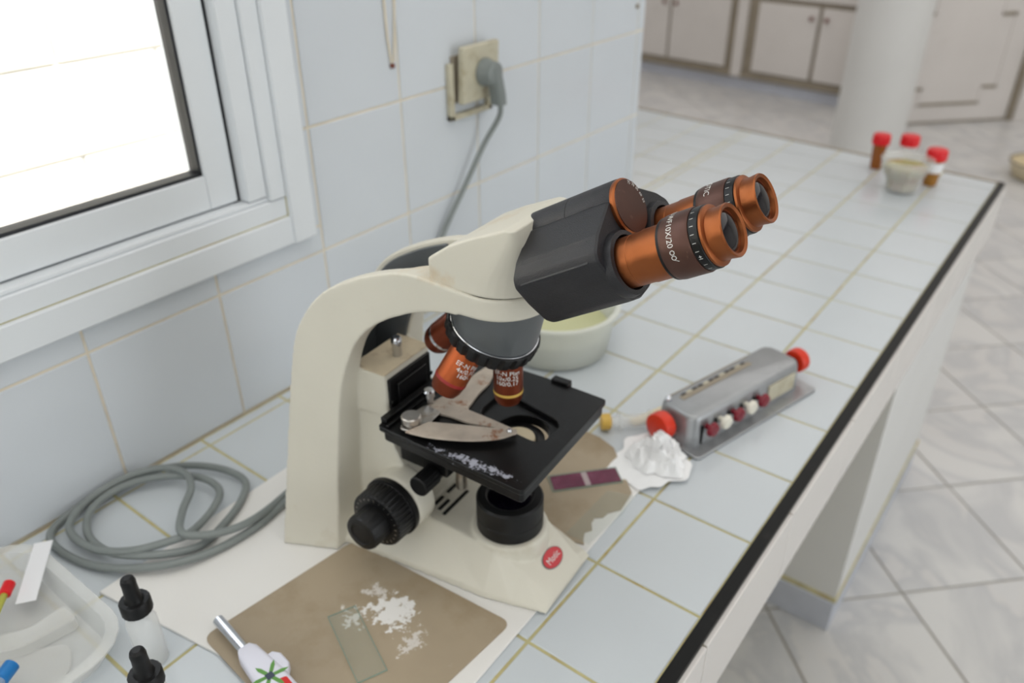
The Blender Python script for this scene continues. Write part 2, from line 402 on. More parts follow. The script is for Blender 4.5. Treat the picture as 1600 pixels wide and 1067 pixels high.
wbox('sash_stile', -.040, -.0075, -.0325, .0005, .2500, 1.40)
wbox('glass_seal', -.030, -.0120, WY0, -.0325, .2860, .2895, M['seal'], bev=0)
wbox('glass_seal', -.030, -.0120, -.0355, -.0325, .2860, 1.40, M['seal'], bev=0)
wbox('glass_pane', -.027, -.023, WY0, -.035, .288, 1.40, M['glass'], bev=0)
# outside: rendered boundary wall of large blocks in full daylight
ext = thing('outside_wall', 'sunlit white block wall seen through the window glass', 'wall', (-1.70, 0, 0)); ext['kind'] = 'structure'
G().box(-.2, 0, -5, YEND-.13, FL-.6, 1.3).build('backing', M['extgap'], ext)
for i in range(-9, 3):
    for k in range(0, 10):
        y0 = i*.46 + (k % 2)*.23 - .10; y1 = min(y0 + .452, YEND-.131)
        if y1 - y0 > .03: G().box(0, .010, y0, y1, 0, .192).build('block', M['ext'], ext, loc=(0, 0, -1.0 + k*.20), bevel=.003)
struct('ground_outside', G().box(-1.9, xa-.001, -5, YEND-.13, FL-.7, FL-.6), M['ext'], None)

# ------------------------------------------------------------------ tiled bench
XF = -.0030; XN = .0092        # black strip between these
def yend(x): return 1.378 - (x-.008)*.0915
bench = thing('bench', 'long white tiled workbench with a black front edge running to the far end', 'bench', (0, 0, 0)); 
slab = prism([(XN-.001, -2.4), (XN-.001, yend(XN)), (-1.25, yend(-1.25)), (-1.25, YEND+.004), (XW+.001, YEND+.004), (XW+.001, -2.4)], -.105, -.0010)
slab.build('slab', M['grout'], bench)
G().box(XF, XN, -2.4, yend(0)-.001, -.0060, .0006).build('black_edge_strip', M['blackedge'], bench, bevel=.0008)
en = prism([(XN, yend(XN)), (XN, yend(XN)-.010), (-1.25, yend(-1.25)-.010), (-1.25, yend(-1.25))], -.006, .0006)
en.build('far_edge_strip', M['cabgap'], bench)
xs = [XF, -.1085, -.2215, -.3290, -.4420, -.5510, XW+.0018]
gj = .0030
def bench_tile(x0, x1, y0, y1):
    place_tile('b', x1-x0-gj, y1-y0-gj, .006, M['tile'], ((x0+x1)/2, (y0+y1)/2, 0), (0, 0, 0), bench)
for i in range(len(xs)-1):
    for j in range(-9, 12):
        bench_tile(xs[i+1], xs[i], .11*j, .11*(j+1))
for i in range(6):
    x1 = (XW - .0) - .11*i - (0 if i else 0); x0 = x1 - .11
    for j in range(8, 12):
        if j == 8: bench_tile(x0, x1, max(.11*j, YEND+.006), .11*(j+1))
        else: bench_tile(x0, x1, .11*j, .11*(j+1))
allx = xs[:-1] + [XW - .11*i for i in range(0, 6)]
for i in range(len(allx)-1):
    x1, x0 = allx[i]-gj/2, allx[i+1]+gj/2
    prism([(x0, 1.3213), (x1, 1.3213), (x1, yend(x1)-.012), (x0, yend(x0)-.012)], -.006, 0).build('tile', M['tile'], bench, bevel=.0007)
# fascia of tiles under the strip
for j in range(-9, 7):
    y0 = -.02 + .2*j; y1 = min(y0+.2, yend(0))
    G().box(XN-.001, XN+.004, y0+.001, y1-.001, -.104, -.0065).build('fascia_tile', M['pink'], bench, bevel=.0008)
G().box(-1.25, XN-.002, 0, .004, -.104, -.006, T=lambda p: (p[0], yend(p[0])+p[1], p[2])).build('end_fascia', M['pink'], bench)
# support pier under the bench
pier = thing('bench_pier', 'white pier carrying the bench, with a grey-blue skirting at its foot', 'pier', (0, 0, FL)); pier['kind'] = 'structure'
G().box(-.45, .002, .735, 1.345, 0, BENCH-.106).build('pier_wall', M['plaster'], pier)
G().box(-.453, .004, .728, 1.350, .0, .075).build('skirting', M['kick'], pier, bevel=.002)
G().box(-.452, .005, .731, 1.349, .075, .082).build('skirting_cap', M['grout'], pier)
pier2 = G().box(-.5, -.06, -2.3, -2.1, 0, BENCH-.106).build('bench_pier', M['plaster'], None, loc=(0, 0, FL)); prop(pier2, 'pier of the bench behind the photographer', 'pier', kind='structure')

# ------------------------------------------------------------------ far furniture
cab = thing('low_cabinet', 'long low white cabinet with brown-knobbed double doors across the far side of the room', 'cabinet', (-2.6916, 4.8403, FL), rad(-6.945))
G().box(-1.6, 1.62, .03, .55, 0, .070).build('plinth', M['cabkick'], cab)
G().box(-1.6, 1.62, .006, .55, .070, .92).build('carcass', M['cabgap'], cab)
G().box(-1.62, 1.64, -.03, .57, .92, .95).build('worktop', M['cabinet'], cab, bevel=.004)
for u in (-1.45, -.08, -1.45+.745, .745):
    G().box(u-.036, u+.036, -.012, .02, .078, .92).build('post', M['cabinet'], cab, bevel=.003)
dp = [(-.60, -.215), (-.205, .195), (.215, .655), (.855, 1.245), (1.27, 1.60), (-1.38, -1.06), (-1.05, -.76)]
for k, (a, b) in enumerate(dp):
    d = G().box(a, b, -.012, .006, .128, .545).build('door', M['cabinet'], cab, bevel=.003)
    kx = b-.035 if k in (1, 3, 5) else a+.035
    if k == 0: kx = a+.04
    G().lathe([(.006, -.034), (.013, -.030), (.013, -.022), (.006, -.012)], 14, 'y', (kx, 0, .482)).build('knob', M['cabknob'], d)
for k, (a, b) in enumerate([(-1.38, -.76), (-.60, .0), (.0, .655), (.855, 1.60)]):
    G().box(a, b, -.012, .006, .575, .90).build('upper_panel', M['cabinet'], cab, bevel=.003)
G().box(-1.6, 1.62, -.010, .004, .076, .120).build('kick_rail', M['cabgap'], cab, bevel=.002)

col = G().lathe([(.165, 0), (.165, BENCH+CEIL-.001)], 64).build('column', M['plaster'], None, smooth=True, loc=(-.822, 3.74, FL))
prop(col, 'round white column standing between the bench end and the far cabinets', kind='structure')

leaf = thing('panelled_door_leaf', 'white panelled cupboard door leaf right of the column, moulded in an angular outline', 'door', (-.7917, 4.5188, FL), rad(46.3))
G().box(-.25, .6, 0, .035, .012, 1.9).build('leaf', M['cabinet'], leaf, bevel=.003)
mp = [(.024, .110), (.393, .110), (.394, .197), (.480, .197), (.480, .58), (.401, .583), (.401, 1.2), (.0, 1.2), (.0, .59), (-.06, .59), (-.06, .197), (.024, .197)]
for k in range(len(mp)):
    a, b = Vector(mp[k]), Vector(mp[(k+1) % len(mp)])
    g = G().box(min(a.x, b.x)-.007, max(a.x, b.x)+.007, -.006, .001, min(a.y, b.y)-.007, max(a.y, b.y)+.007)
    g.build('moulding', M['cabgap'] if abs(a.y-b.y) < .02 else M['cabinet'], leaf)  # level mouldings darker tan, upright ones in cabinet paint
G().box(.603, .63, -.02, .06, 0, 1.95).build('jamb_seal', M['cabgap'], leaf)
G().box(.635, 1.5, -.03, .05, 0, 2.0).build('side_panel', M['cabinet'], leaf)
G().box(-.25, .6, .004, .03, 0, .012).build('bottom_gap', M['cabgap'], leaf)

st = thing('floor_basin', 'pale yellowish round basin with a dark rim on the floor past the bench end', 'basin', (-.060, 3.930, FL))
G().lathe([(.105, .0005), (.120, .006), (.145, .072), (.140, .074), (.117, .012), (.100, .008)], 40).build('bowl', M['ivory'], st, smooth=50)
G().lathe([(.139, .072), (.148, .073), (.149, .079), (.139, .080)], 40, cap=False).build('rim', M['cabgap'], st, smooth=50)

# ------------------------------------------------------------------ things lying on the bench
EPS = .0004
board = prop(prism([(-.4450, -.2990), (-.1150, -.2430), (-.1260, .1300), (-.4500, .1080)], .0001, .0030).build('white_board', M['board'], None, bevel=.0008),
             'thin white laminate board lying on the bench tiles under the microscope', 'board')
ZB = .0031
m1 = prop(prism(round_poly([(-.3270, -.2730), (-.3080, -.1190), (-.1290, -.1060), (-.1380, -.2430), (-.1400, -.2900)], .010), ZB, ZB+.0012).build('brown_mat', M['mat_a'], None),
          'taupe mat with rounded corners and white residue, in front of the microscope knob', 'mat')
tear = [(-.2900, .1620), (-.2050, .1600), (-.1820, .1530), (-.1330, .1080), (-.1280, .0990), (-.1330, .0760), (-.1340, .0600), (-.1410, .0520), (-.1430, .0440), (-.1500, .0380),
        (-.1480, .0300), (-.1510, .0220), (-.1440, .0150), (-.1400, .0080), (-.1500, -.0050), (-.2900, .0)]
tear = [(-.2900, .1620), (-.2050, .1600), (-.1820, .1530), (-.1290, .1000), (-.1250, .0720), (-.1330, .0600), (-.1340, .0510), (-.1400, .0460), (-.1390, .0380), (-.1330, .0300),
        (-.1370, .0230), (-.1330, .0140), (-.1290, .0090), (-.1500, .002), (-.2900, .01)]
m2 = prop(prism(tear, ZB, ZB+.0012).build('torn_brown_mat', M['matbrown'], None),
          'torn taupe mat with a ragged right edge, behind the microscope base under the stained slide', 'mat')
sl = prop(prism([(-.1500, .0860), (-.1240, .0960), (-.1200, .0660), (-.1250, .0110), (-.1500, .0100)], .0002, .0012).build('clear_sheet', M['thinglass'], None, loc=(0, 0, ZB+.0014)),
          'clear sheet showing along the torn edge of the taupe mat', 'sheet')

def slide(name, label, c, ang, z, stain=False):
    t = thing(name, label, 'glass slide', (c[0], c[1], z), ang)
    G().box(-.0375, .0375, -.0125, .0125, 0, .0011).build('glass', M['thinglass'], t, bevel=.0002)
    e_ = G().box(-.0375, .0375, -.0126, -.0120, .0002, .0012).box(-.0375, .0375, .0120, .0126, .0002, .0012).box(-.0376, -.0370, -.0125, .0125, .0002, .0012).box(.0368, .0376, -.0125, .0125, .0002, .0012)
    e_.build('ground_edge', M['glassedge'], t)
    if stain:
        G().box(-.0355, -.002, -.0105, .0105, .00115, .00135).build('stained_smear', M['purple'], t)
        G().box(.004, .0365, -.0105, .0105, .00115, .00135).build('stained_smear', M['purple'], t)
        G().box(-.002, .004, -.0105, .0105, .00115, .0013).build('clear_band', M['slideend'], t)
    return t
slide('stained_slide', 'glass slide with a dark purple stained smear on the torn taupe mat', (-.1785, .0880), math.atan2(.056, .05), ZB+.0013, True)
slide('bare_slide', 'bare glass slide lying across the taupe mat in front of the microscope', (-.2190, -.2000), math.atan2(-.028, .064), ZB+.0013)

# cable: coil on the bench, up the wall to the plug ------------------
def ell(c, a, b, th, t0, t1, n, z0, z1, wob=0):
    out = []
    for k in range(n+1):
        t = t0 + (t1-t0)*k/n; x = a*cos(t)*(1+wob*sin(2*t)); y = b*sin(t)
        out.append((c[0] + x*cos(th) - y*sin(th), c[1] + x*sin(th) + y*cos(th), z0 + (z1-z0)*k/n))
    return out
CR = .0038
path = [(-.3715, -.0600, .030), (-.384, -.0620, .0285), (-.397, -.080, .016), (-.400, -.125, .008), (-.395, -.165, .0075), (-.400, -.210, .0085), (-.415, -.247, .012), (-.452, -.277, .009), (-.497, -.292, .0045),
        (-.545, -.292, .0045), (-.5612, -.262, .006), (-.5612, -.210, .008), (-.540, -.165, .010), (-.500, -.138, .0115), (-.462, -.129, .008), (-.440, -.148, .007), (-.424, -.180, .0075),
        (-.415, -.215, .0095), (-.430, -.248, .016), (-.468, -.270, .013), (-.512, -.270, .009), (-.543, -.250, .0105), (-.548, -.215, .0125), (-.528, -.182, .0145), (-.492, -.160, .0165), (-.462, -.158, .0145), (-.444, -.178, .0135),
        (-.430, -.210, .0165), (-.428, -.232, .0225), (-.452, -.262, .0185), (-.490, -.278, .0125), (-.534, -.277, .0115), (-.5555, -.248, .0125), (-.5555, -.21, .0155), (-.537, -.178, .0185),
        (-.505, -.168, .0215), (-.478, -.178, .022), (-.452, -.205, .024), (-.425, -.222, .0255), (-.405, -.200, .020), (-.398, -.165, .0150), (-.410, -.110, .0078), (-.425, -.04, .0074), (-.452, .03, .0074), (-.495, .10, .0045), (-.545, .19, .0045),
        (-.560, .235, .012), (-.5625, .27, .06), (-.5605, .315, .122), (-.557, .352, .168), (-.550, .390, .222), (-.5345, .404, .258), (-.5315, .4045, .276)]
cable = prop(G().tube(spline(path, 8), CR, 10).build('power_cable', M['cable'], None, smooth=True),
             'grey power cable coiled on the bench and rising along the wall to the plug', 'cable')

# socket and plug ----------------------------------------------------
sk = thing('wall_socket', 'yellowed ivory socket on the tiled wall, its cover hanging askew', 'socket', (XW+.0005, .385, .315))
g = G(); 
fr = [(-.0500, -.0520), (.0400, -.0520), (.0400, .0300), (-.0500, .0300)]
for a, b, c_, d in ((-.050, -.042, -.052, .022), (-.050, .038, -.052, -.045), (.030, .038, -.052, .022)):
    g.box(0, .008, a, b, c_, d)
g.build('back_frame', M['socket'], sk, bevel=.001)
G().box(0, .004, -.040, .030, -.030, .030).build('back_box', M['cabgap'], sk)
G().box(.008, .0185, -.037, .037, -.037, .037, T=lambda p: (p[0] + .004*(p[2]+.037)/.074, p[1], p[2]+.006)).build('cover_plate', M['socket'], sk, bevel=.002)
G().lathe([(.0205, .0190), (.0205, .0205), (.0195, .0215)], 32, 'x', (0, .004, .004)).build('outlet_ring', M['socket'], sk, smooth=True)
pg = thing('plug', 'grey right-angle mains plug pushed into the ivory wall socket', 'plug', (XW+.0225, .389, .321))
G().lathe([(.0185, 0.0005), (.0185, .004), (.0165, .008), (.0150, .0200), (.011, .022)], 28, 'x').build('plug_body', M['cable'], pg, smooth=True)
G().loft([[(x*1.0+dx, y+dy, z) for x, y in rrect(.004, .024, -.0085, .0085, .005)] for z, dx, dy in ((.008, 0, 0), (-.008, .001, .004), (-.030, .001, .010), (-.044, -.001, .014))]).build('cable_sleeve', M['cable'], pg, smooth=50)
for x in (.0065, .0135): G().box(x, x+.002, -.0120, -.0085, -.006, .006).build('rib', M['cable'], pg)
# screw holes / chipped corner marks on the wall
hk = thing('wall_screw', 'rusty screw left in the tiled wall left of the socket', 'screw', (XW+.0003, .2385, .3515))
G().lathe([(.0032, 0), (.0030, .003), (.001, .004)], 14, 'x').build('head', M['cabknob'], hk, smooth=True)
hk2 = thing('wall_screw', 'small screw near the far end of the tiled wall', 'screw', (XW+.0003, .8380, .3500))
G().lathe([(.0040, 0), (.0036, .003), (.001, .004)], 14, 'x').build('head', M['cabgap'], hk2, smooth=True)
wc = prop(G().tube([(XW+.0022, .2320, 1.0), (XW+.0022, .2320, .43), (XW+.0022, .2330, .385), (XW+.0022, .2370, .355)], .0014, 8).build('thin_wire', M['wallgrout'], None, smooth=True),
          'thin cream wire hanging down the tiled wall to the rusty screw', 'wire')
wc2 = prop(G().tube([(XW+.0022, .2520, 1.0), (XW+.0022, .2500, .43), (XW+.0022, .2450, .385), (XW+.0022, .2410, .355)], .0012, 8).build('thin_wire', M['wallgrout'], None, smooth=True),
           'second thin cream wire beside it, on the socket side', 'wire')

# translucent tub -----------------------------------------------------
tub = thing('plastic_tub', 'translucent cream plastic tub of pale yellow liquid behind the microscope', 'tub', (-.3620, .3020, .0003))
pr_ = [(.0, .0), (.064, .0), (.070, .004), (.078, .060), (.084, .063), (.084, .067), (.078, .067), (.0755, .062), (.066, .006), (.060, .003), (0.0, .003)]
g = G(); g.lathe(pr_, 56, cap=False); g.build('tub_wall', M['tub'], tub, smooth=50)
G().lathe([(.0655, .0065), (.0705, .034), (.0705, .0345)], 56).build('liquid', M['liquid'], tub, smooth=50)

# tissue ----------------------------------------------------------------
from mathutils import noise as mnoise
def crumple(name, poly_r, c, h, m, seed, label, cat, n=72, tear=.10, squash=(1, 1)):
    random.seed(seed); ph = [random.uniform(0, 6.28) for _ in range(6)]; V = []; F = []; rings = 26; off = Vector((seed*3.1, seed*1.7, 0))
    for i in range(rings+1):
        for k in range(n):
            a = 2*PI*k/n; R = poly_r*(1 + tear*sin(3*a+ph[0]) + tear*.8*sin(5*a+ph[1]) + tear*.5*sin(11*a+ph[2])); q = i/rings
            x, y = R*q*cos(a)*squash[0], R*q*sin(a)*squash[1]
            w = mnoise.noise_vector(Vector((x, y, 0))*55 + off)
            rd = 1 - abs(mnoise.noise(Vector((x, y, 0))*70 + off + w*.6))*2.2
            r2 = 1 - abs(mnoise.noise(Vector((x, y, 1))*150 + off))*2.0
            env = (1-q**2.4)
            z = .0005 + h*env*(.30 + .62*max(rd, 0)**1.5 + .18*r2)
            V.append((x + w[0]*h*.25*env, y + w[1]*h*.25*env, max(z, .0005)))
    for i in range(rings):
        for k in range(n):
            a = i*n+k; b = i*n+(k+1) % n; F.append((a, b, b+n, a+n))
    o = mk(name, V, F, m, None, smooth=22, loc=(c[0], c[1], c[2])); return prop(o, label, cat)
crumple('tissue_sheet', .050, (-.1400, .1560, .0036), .0015, M['tissue'], 4, 'flat piece of thin white tissue spread under the crumpled wad', 'tissue', squash=(.8, 1.0))
crumple('crumpled_tissue', .031, (-.1330, .1640, .0050), .030, M['tissue'], 11, 'crumpled white tissue wad beside the red knob of the metal counter', 'tissue')

# tally counter -----------------------------------------------------------
dc = thing('cell_counter', 'grey cast-metal tally counter box with five red and white keys on the bench', 'counter', (-.1075, .1920, .0003), math.atan2(.213, .057))
# local x runs along the box, local y towards the wall
G().loft([[(x, y, z) for x, y in rrect(0, .222, -.009, .066, .006)] for z in (0, .004)]).build('base_plate', M['alloy'], dc, bevel=.001)
prof = rrect(.006, .206, .006, .062, .010, 6); pin = rrect(.008, .204, .008, .060, .012, 6); ptop = rrect(.012, .200, .012, .056, .010, 6)
G().loft([[(x, y, .004) for x, y in prof], [(x, y, .037) for x, y in pin], [(x, y, .0415) for x, y in rrect(.0095, .2025, .0095, .0585, .011, 6)], [(x, y, .043) for x, y in ptop]]).build('housing', M['alloy'], dc, smooth=50)
G().box(.028, .150, .0405, .0480, .0428, .0434).build('digit_window', M['cabgap'], dc)
for k in range(12):
    G().box(.0325+.0095*k, .0400+.0095*k, .0470, .0500, .0433, .0437).build('digit', M['socket'] if k % 3 == 1 else M['dark'], dc)
G().box(.020, .160, .0555, .0570, .0420, .0432).build('lid_seam', M['cabgap'], dc)
for k, mm in enumerate(('keyred', 'keywhite', 'keyred', 'keywhite', 'keyred')):
    x = .030 + .0225*k
    kk = G().lathe([(.0010, -.0065), (.0070, -.0055), (.0088, -.0020), (.0088, -.0005), (.0035, .0012), (.0030, .010)], 20, 'y', (x, 0, .026)).build('key', M[mm], dc, smooth=True)
    kk['label'] = 'dark red key' if mm == 'keyred' else 'white key'
    G().box(x-.009, x-.0075, .0045, .008, .006, .030).build('key_slot', M['dark'], dc)
G().box(.140, .190, .0055, .0075, .010, .032).build('maker_plate', M['socket'], dc)
k1 = G().lathe([(.0145, -.0150), (.0162, -.0140), (.0166, -.004), (.0155, 0)], 28, 'x', (0, .040, .024)).build('end_knob', M['red'], dc, smooth=True)
G().tube([(.0, .040, .024), (.010, .040, .024)], .006).build('axle', M['dark'], dc)
G().lathe([(.0140, 0), (.0150, .003), (.0150, .012), (.0125, .0155), (.008, .0155), (.008, .010)], 28, 'x', (.212, .024, .030)).build('end_knob', M['red'], dc, smooth=True)
G().tube([(.200, .024, .030), (.213, .024, .030)], .006).build('axle', M['dark'], dc)
G().lathe([(.004, 0), (.004, .004), (.002, .006)], 12, 'z', (.016, .052, .041)).build('screw', M['chrome'], dc, smooth=True)

sy = thing('yellow_tipped_tube', 'clear plastic tube with a yellow tip lying behind the tissue', 'tube', (-.2100, .1800, .0115), rad(42))
G().lathe([(.0045, -.006), (.0095, -.005), (.0095, .005), (.006, .007)], 20, 'x').build('yellow_tip', M['yellow'], sy, smooth=True)
G().lathe([(.006, .007), (.006, .015), (.0105, .016), (.0105, .019), (.0080, .020), (.0080, .050), (.0110, .051), (.0110, .054), (.004, .055)], 20, 'x').build('barrel', M['clear'], sy, smooth=True)
ru = prop(G().box(0, .21, -.006, .006, 0, .003).build('wooden_stick', M['ivory'], None, loc=(-.1900, .2080, .0004), rot=(0, 0, rad(70)), bevel=.001),
          'pale wooden stick lying along the wall side of the metal counter', 'stick')

# specimen vials and jar on the far end -----------------------------------
def vial(x, y, body, label, r=.014, h=.075, cap=.0225, lab=False, amber=False):
    t = thing('specimen_vial', label, 'vial', (x, y, .0003))
    G().lathe([(r*.78, 0), (r*.8, .001), (r, h-.012), (r, h-.004)], 24).build('tube', M[body], t, smooth=50)
    G().lathe([(cap, h-.010), (cap*1.03, h-.004), (cap, h+.009), (cap*.9, h+.011)], 28).build('cap', M['capred'], t, smooth=50)
    if lab: G().lathe([(r*1.03, h*.45), (r*1.04, h-.014)], 24).build('label', M['label'], t, smooth=50)
    return t
vial(-.2310, 1.3200, 'amber', 'red-capped vial of amber fluid, leftmost of the three on the bench end', h=.062, cap=.0175)
vial(-.1790, 1.3380, 'clear', 'red-capped clear vial behind the jar on the bench end', r=.016, h=.064, cap=.0185)
vial(-.1130, 1.2780, 'amberliq', 'red-capped vial with a white paper label, right of the jar on the bench end', r=.0165, h=.062, cap=.0195, lab=True)
jar = thing('glass_jar', 'faceted glass jar with olive and brown contents between the red-capped vials', 'jar', (-.1500, 1.2050, .0003))
n = 16
def fac(r, z): return [((r*(1.03 if k % 2 else .97))*cos(2*PI*k/n), (r*(1.03 if k % 2 else .97))*sin(2*PI*k/n), z) for k in range(n)]
G().loft([fac(.027, 0), fac(.030, .004), fac(.031, .022), fac(.043, .044), fac(.047, .062), fac(.049, .066), fac(.0465, .066), fac(.041, .045), fac(.029, .023), fac(.028, .006)], cap=True).build('glass', M['clear'], jar)
G().loft([fac(.026, .007), fac(.028, .022), fac(.038, .044), fac(.040, .052)]).build('contents', M['jarstuff'], jar)

# dropper bottles -----------------------------------------------------------
def dropper(x, y, label, h=.0):
    t = thing('dropper_bottle', label, 'bottle', (x, y, .0003))
    G().lathe([(.0105, 0), (.0118, .0015), (.0118, .046), (.0095, .053), (.0070, .056), (.0070, .060)], 28).build('bottle', M['frostedbody'], t, smooth=50)
    g = G(); nn = 40; 
    def kn(r, z): return [((r + (.0003 if k % 2 else 0))*cos(2*PI*k/nn), (r + (.0003 if k % 2 else 0))*sin(2*PI*k/nn), z) for k in range(nn)]
    g.loft([kn(.0108, .057), kn(.0116, .058), kn(.0116, .068), kn(.0106, .0695)]).build('collar', M['knob'], t, smooth=35)
    G().lathe([(.0075, .069), (.0068, .071), (.0060, .074), (.0056, .085), (.0058, .0885), (.0050, .0915), (.0028, .0932)], 24).build('rubber_bulb', M['knob'], t, smooth=True)
    return t
dropper(-.3440, -.3080, 'black-topped dropper bottle standing nearer the cable coil')
dropper(-.2775, -.3400, 'black-topped dropper bottle nearer the camera, at the bottom edge of the photo')

# clear tray with odds and ends -----------------------------------------------
tray = thing('clear_tray', 'clear plastic compartment tray at the left end of the bench', 'tray', (-.4560, -.4120, .0003), rad(0))
def rr3(w, h, r, z): return [(x, y, z) for x, y in rrect(-w, w, -h, h, r, 5)]
G().loft([rr3(.086, .090, .03, 0), rr3(.090, .096, .036, .018), rr3(.098, .104, .042, .0185), rr3(.098, .104, .042, .0200), rr3(.0885, .0945, .034, .0200), rr3(.0845, .0885, .028, .0015)]).build('tray_shell', M['milky'], tray, smooth=50)
prism(round_poly([(.012, .084), (.036, .084), (.028, .040), (.010, .015), (.004, -.080), (-.006, -.080), (-.002, .030), (.014, .055)], .008), .0018, .014).build('divider', M['milky'], tray, bevel=.001)
prism(round_poly([(.014, .030), (.045, .070), (.074, .055), (.078, -.070), (.014, -.080)], .012), .0018, .0035).build('well', M['milky'], tray, bevel=.001)
def lying(name, label, cat, c, ang, z=.004, tilt=0):
    t = thing(name, label, cat, (c[0], c[1], z), ang); t.rotation_euler = (0, tilt, ang); return t
pl = lying('paper_label', 'white paper strip lying in the clear tray', 'paper', (-.4945, -.3260, .0208), rad(-37), .0208)
G().box(-.037, .037, -.0080, .0080, -.0002, .0002).build('strip', M['label'], pl)
rt = lying('lime_tube', 'thin lime-yellow tube with a red cap in the clear tray', 'tube', (-.4690, -.3700, .0270), rad(-42.6), .0240)
G().tube([(-.020, 0, 0), (.035, 0, 0)], [.0028, .0034], 10).build('tube', M['lime'], rt, smooth=True)
G().lathe([(.0036, -.034), (.0050, -.033), (.0050, -.021), (.0040, -.020)], 16, 'x').build('red_cap', M['capred'], rt, smooth=True)
bc = lying('blue_capped_tube', 'tube with a blue cap at the bottom left corner of the photo', 'tube', (-.3990, -.3970, .0250), rad(-60), .0250)
G().lathe([(.004, -.014), (.006, -.013), (.006, .0), (.004, .001)], 16, 'x').build('blue_cap', M['blue'], bc, smooth=True)
G().tube([(0, 0, 0), (.05, 0, 0)], .0042, 12).build('tube', M['clear'], bc, smooth=True)

# kitchen-style lighter -----------------------------------------------------
li = thing('gas_lighter', 'white gas lighter with a long metal barrel and green star print, on the taupe mat', 'lighter', (-.2780, -.2640, .0130), 0)
li.rotation_euler = (0, 0, -.13)
G().lathe([(.0035, -.047), (.0048, -.046), (.0048, .004)], 18, 'x', cap=True).build('metal_barrel', M['chrome'], li, smooth=True)
def sec(x, w, h, dy=0): return [(x, y+dy, z) for y, z in rrect(-w, w, -h, h, min(w, h)*.5, 5)]
G().loft([sec(-.002, .0060, .0062), sec(.004, .0085, .0080), (sec(.022, .0100, .0085)), sec(.040, .0115, .0090), sec(.110, .0110, .0090), sec(.116, .008, .007)]).build('handle', M['white_p'], li, smooth=60)
G().loft([sec(.018, .0035, .0050, .0110), sec(.024, .0050, .0060, .0130), sec(.036, .0050, .0060, .0130), sec(.041, .003, .004, .0110)]).build('trigger', M['white_p'], li, smooth=60)
for k in range(6):
    a = 2*PI*k/6 + .3; c = (.040, -.001); d = (cos(a), sin(a)); nrm = (-d[1], d[0]); l = .0150
    p = [(c[0] + d[0]*l*q + nrm[0]*w, c[1] + d[1]*l*q + nrm[1]*w) for q, w in ((.1, -.0014), (.7, -.0016), (1, 0), (.7, .0016), (.1, .0014))]
    prism(p, .00905, .0093).build('star_print', M['green'], li)
prism(round_poly([(.047, .0015), (.062, .0005), (.062, .0075), (.049, .0080)], .002), .00905, .0092).build('red_print', M['brightred'], li)
prism([(.037, -.004), (.043, -.004), (.043, .002), (.037, .002)], .0093, .0095).build('dark_print', M['navy'], li)

# ------------------------------------------------------------------ MICROSCOPE
ang = rad(4.5)
mic = thing('microscope', 'cream binocular laboratory microscope with copper eyepieces standing on the white board', 'microscope', (-.1820996, -.0453998, 0), ang)
ZF = .0036
OUT = [(-.1867, -.1018, ZF), (-.1858, -.0944, .0377), (-.1843, -.0874, .0722), (-.1832, -.0804, .1054), (-.1818, -.0738, .1376), (-.1804, -.0686, .1627), (-.1784, -.0630, .1903), (-.1755, -.0586, .2116), (-.1706, -.0554, .2260),
       (-.1608, -.0517, .2426), (-.1501, -.0492, .2552), (-.1375, -.0472, .2654), (-.1188, -.0454, .2759), (-.1019, -.0444, .2839), (-.0852, -.0440, .2905), (-.0656, -.0440, .2965), (-.0470, -.0440, .2985), (-.0293, -.0437, .2972), (-.0135, -.0421, .2945), (.0032, -.0404, .2930)]
INN = [(-.1360, -.0804, ZF), (-.1343, -.0743, .0473), (-.1340, -.0698, .0825), (-.1329, -.0653, .1164), (-.1312, -.0609, .1493), (-.1285, -.0575, .1738), (-.1239, -.0546, .1933), (-.1180, -.0520, .2103), (-.1103, -.0498, .2252),
       (-.0995, -.0478, .2379), (-.0868, -.0463, .2480), (-.0726, -.0451, .2564), (-.0560, -.0442, .2642), (-.0422, -.0440, .2692), (-.0254, -.0434, .2735), (-.0092, -.0416, .2750), (.0092, -.0394, .2757)]
def resample(pts, n):
    P = spline(pts, 12); L = [0]
    for a, b in zip(P, P[1:]): L.append(L[-1] + (b-a).length)
    out = []; j = 0
    for k in range(n):
        t = L[-1]*k/(n-1)
        while j < len(L)-2 and L[j+1] < t: j += 1
        out.append(tuple(P[j].lerp(P[j+1], (t-L[j])/max(L[j+1]-L[j], 1e-9))))
    return out
OUT = resample(OUT, 64); INN = resample(INN, 64)
g = G()
for sg in (1, -1):
    rings = []
    for i, (o, q) in enumerate(zip(OUT, INN)):
        z = (o[2]+q[2])/2
        # inner face of the rail: merges into the pillar low down, a thin rail at the top, merges again at the head seat
        sm = (o[0]+q[0])/2
        if z < .130: ti = -.010
        elif z < .20: ti = -.010 - .023*min(1, (z-.130)/.008)
        elif sm < -.062: ti = -.0330
        else: ti = -.0330 + .029*min(1, ((sm+.062)/.028)**2)
        rings.append([(o[0], sg*o[1], o[2]), (q[0], sg*q[1], q[2]), (q[0], sg*ti, q[2]), (o[0], sg*ti, o[2])])
    g.loft(rings)
# head seat: round lobe
g.lathe([(.0385, .2740), (.0400, .2755), (.0400, .2915), (.0390, .2928)], 56)
g.box(-.05, 0, -.036, .036, .2725, .2925)
# focus block
def pl2(x0, x1, w0, w1, z): return [(x0, -w0, z), (x1, -w1, z), (x1, w1, z), (x0, w0, z)]
g.loft([pl2(-.165, -.070, .045, .036, ZF), pl2(-.165, -.074, .042, .036, .060), pl2(-.165, -.082, .040, .035, .088), pl2(-.162, -.0945, .038, .033, .108), pl2(-.160, -.1020, .037, .031, .125), pl2(-.160, -.1015, .037, .031, .1400), pl2(-.137, -.1012, .037, .031, .1420), pl2(-.136, -.1010, .036, .031, .1850)])
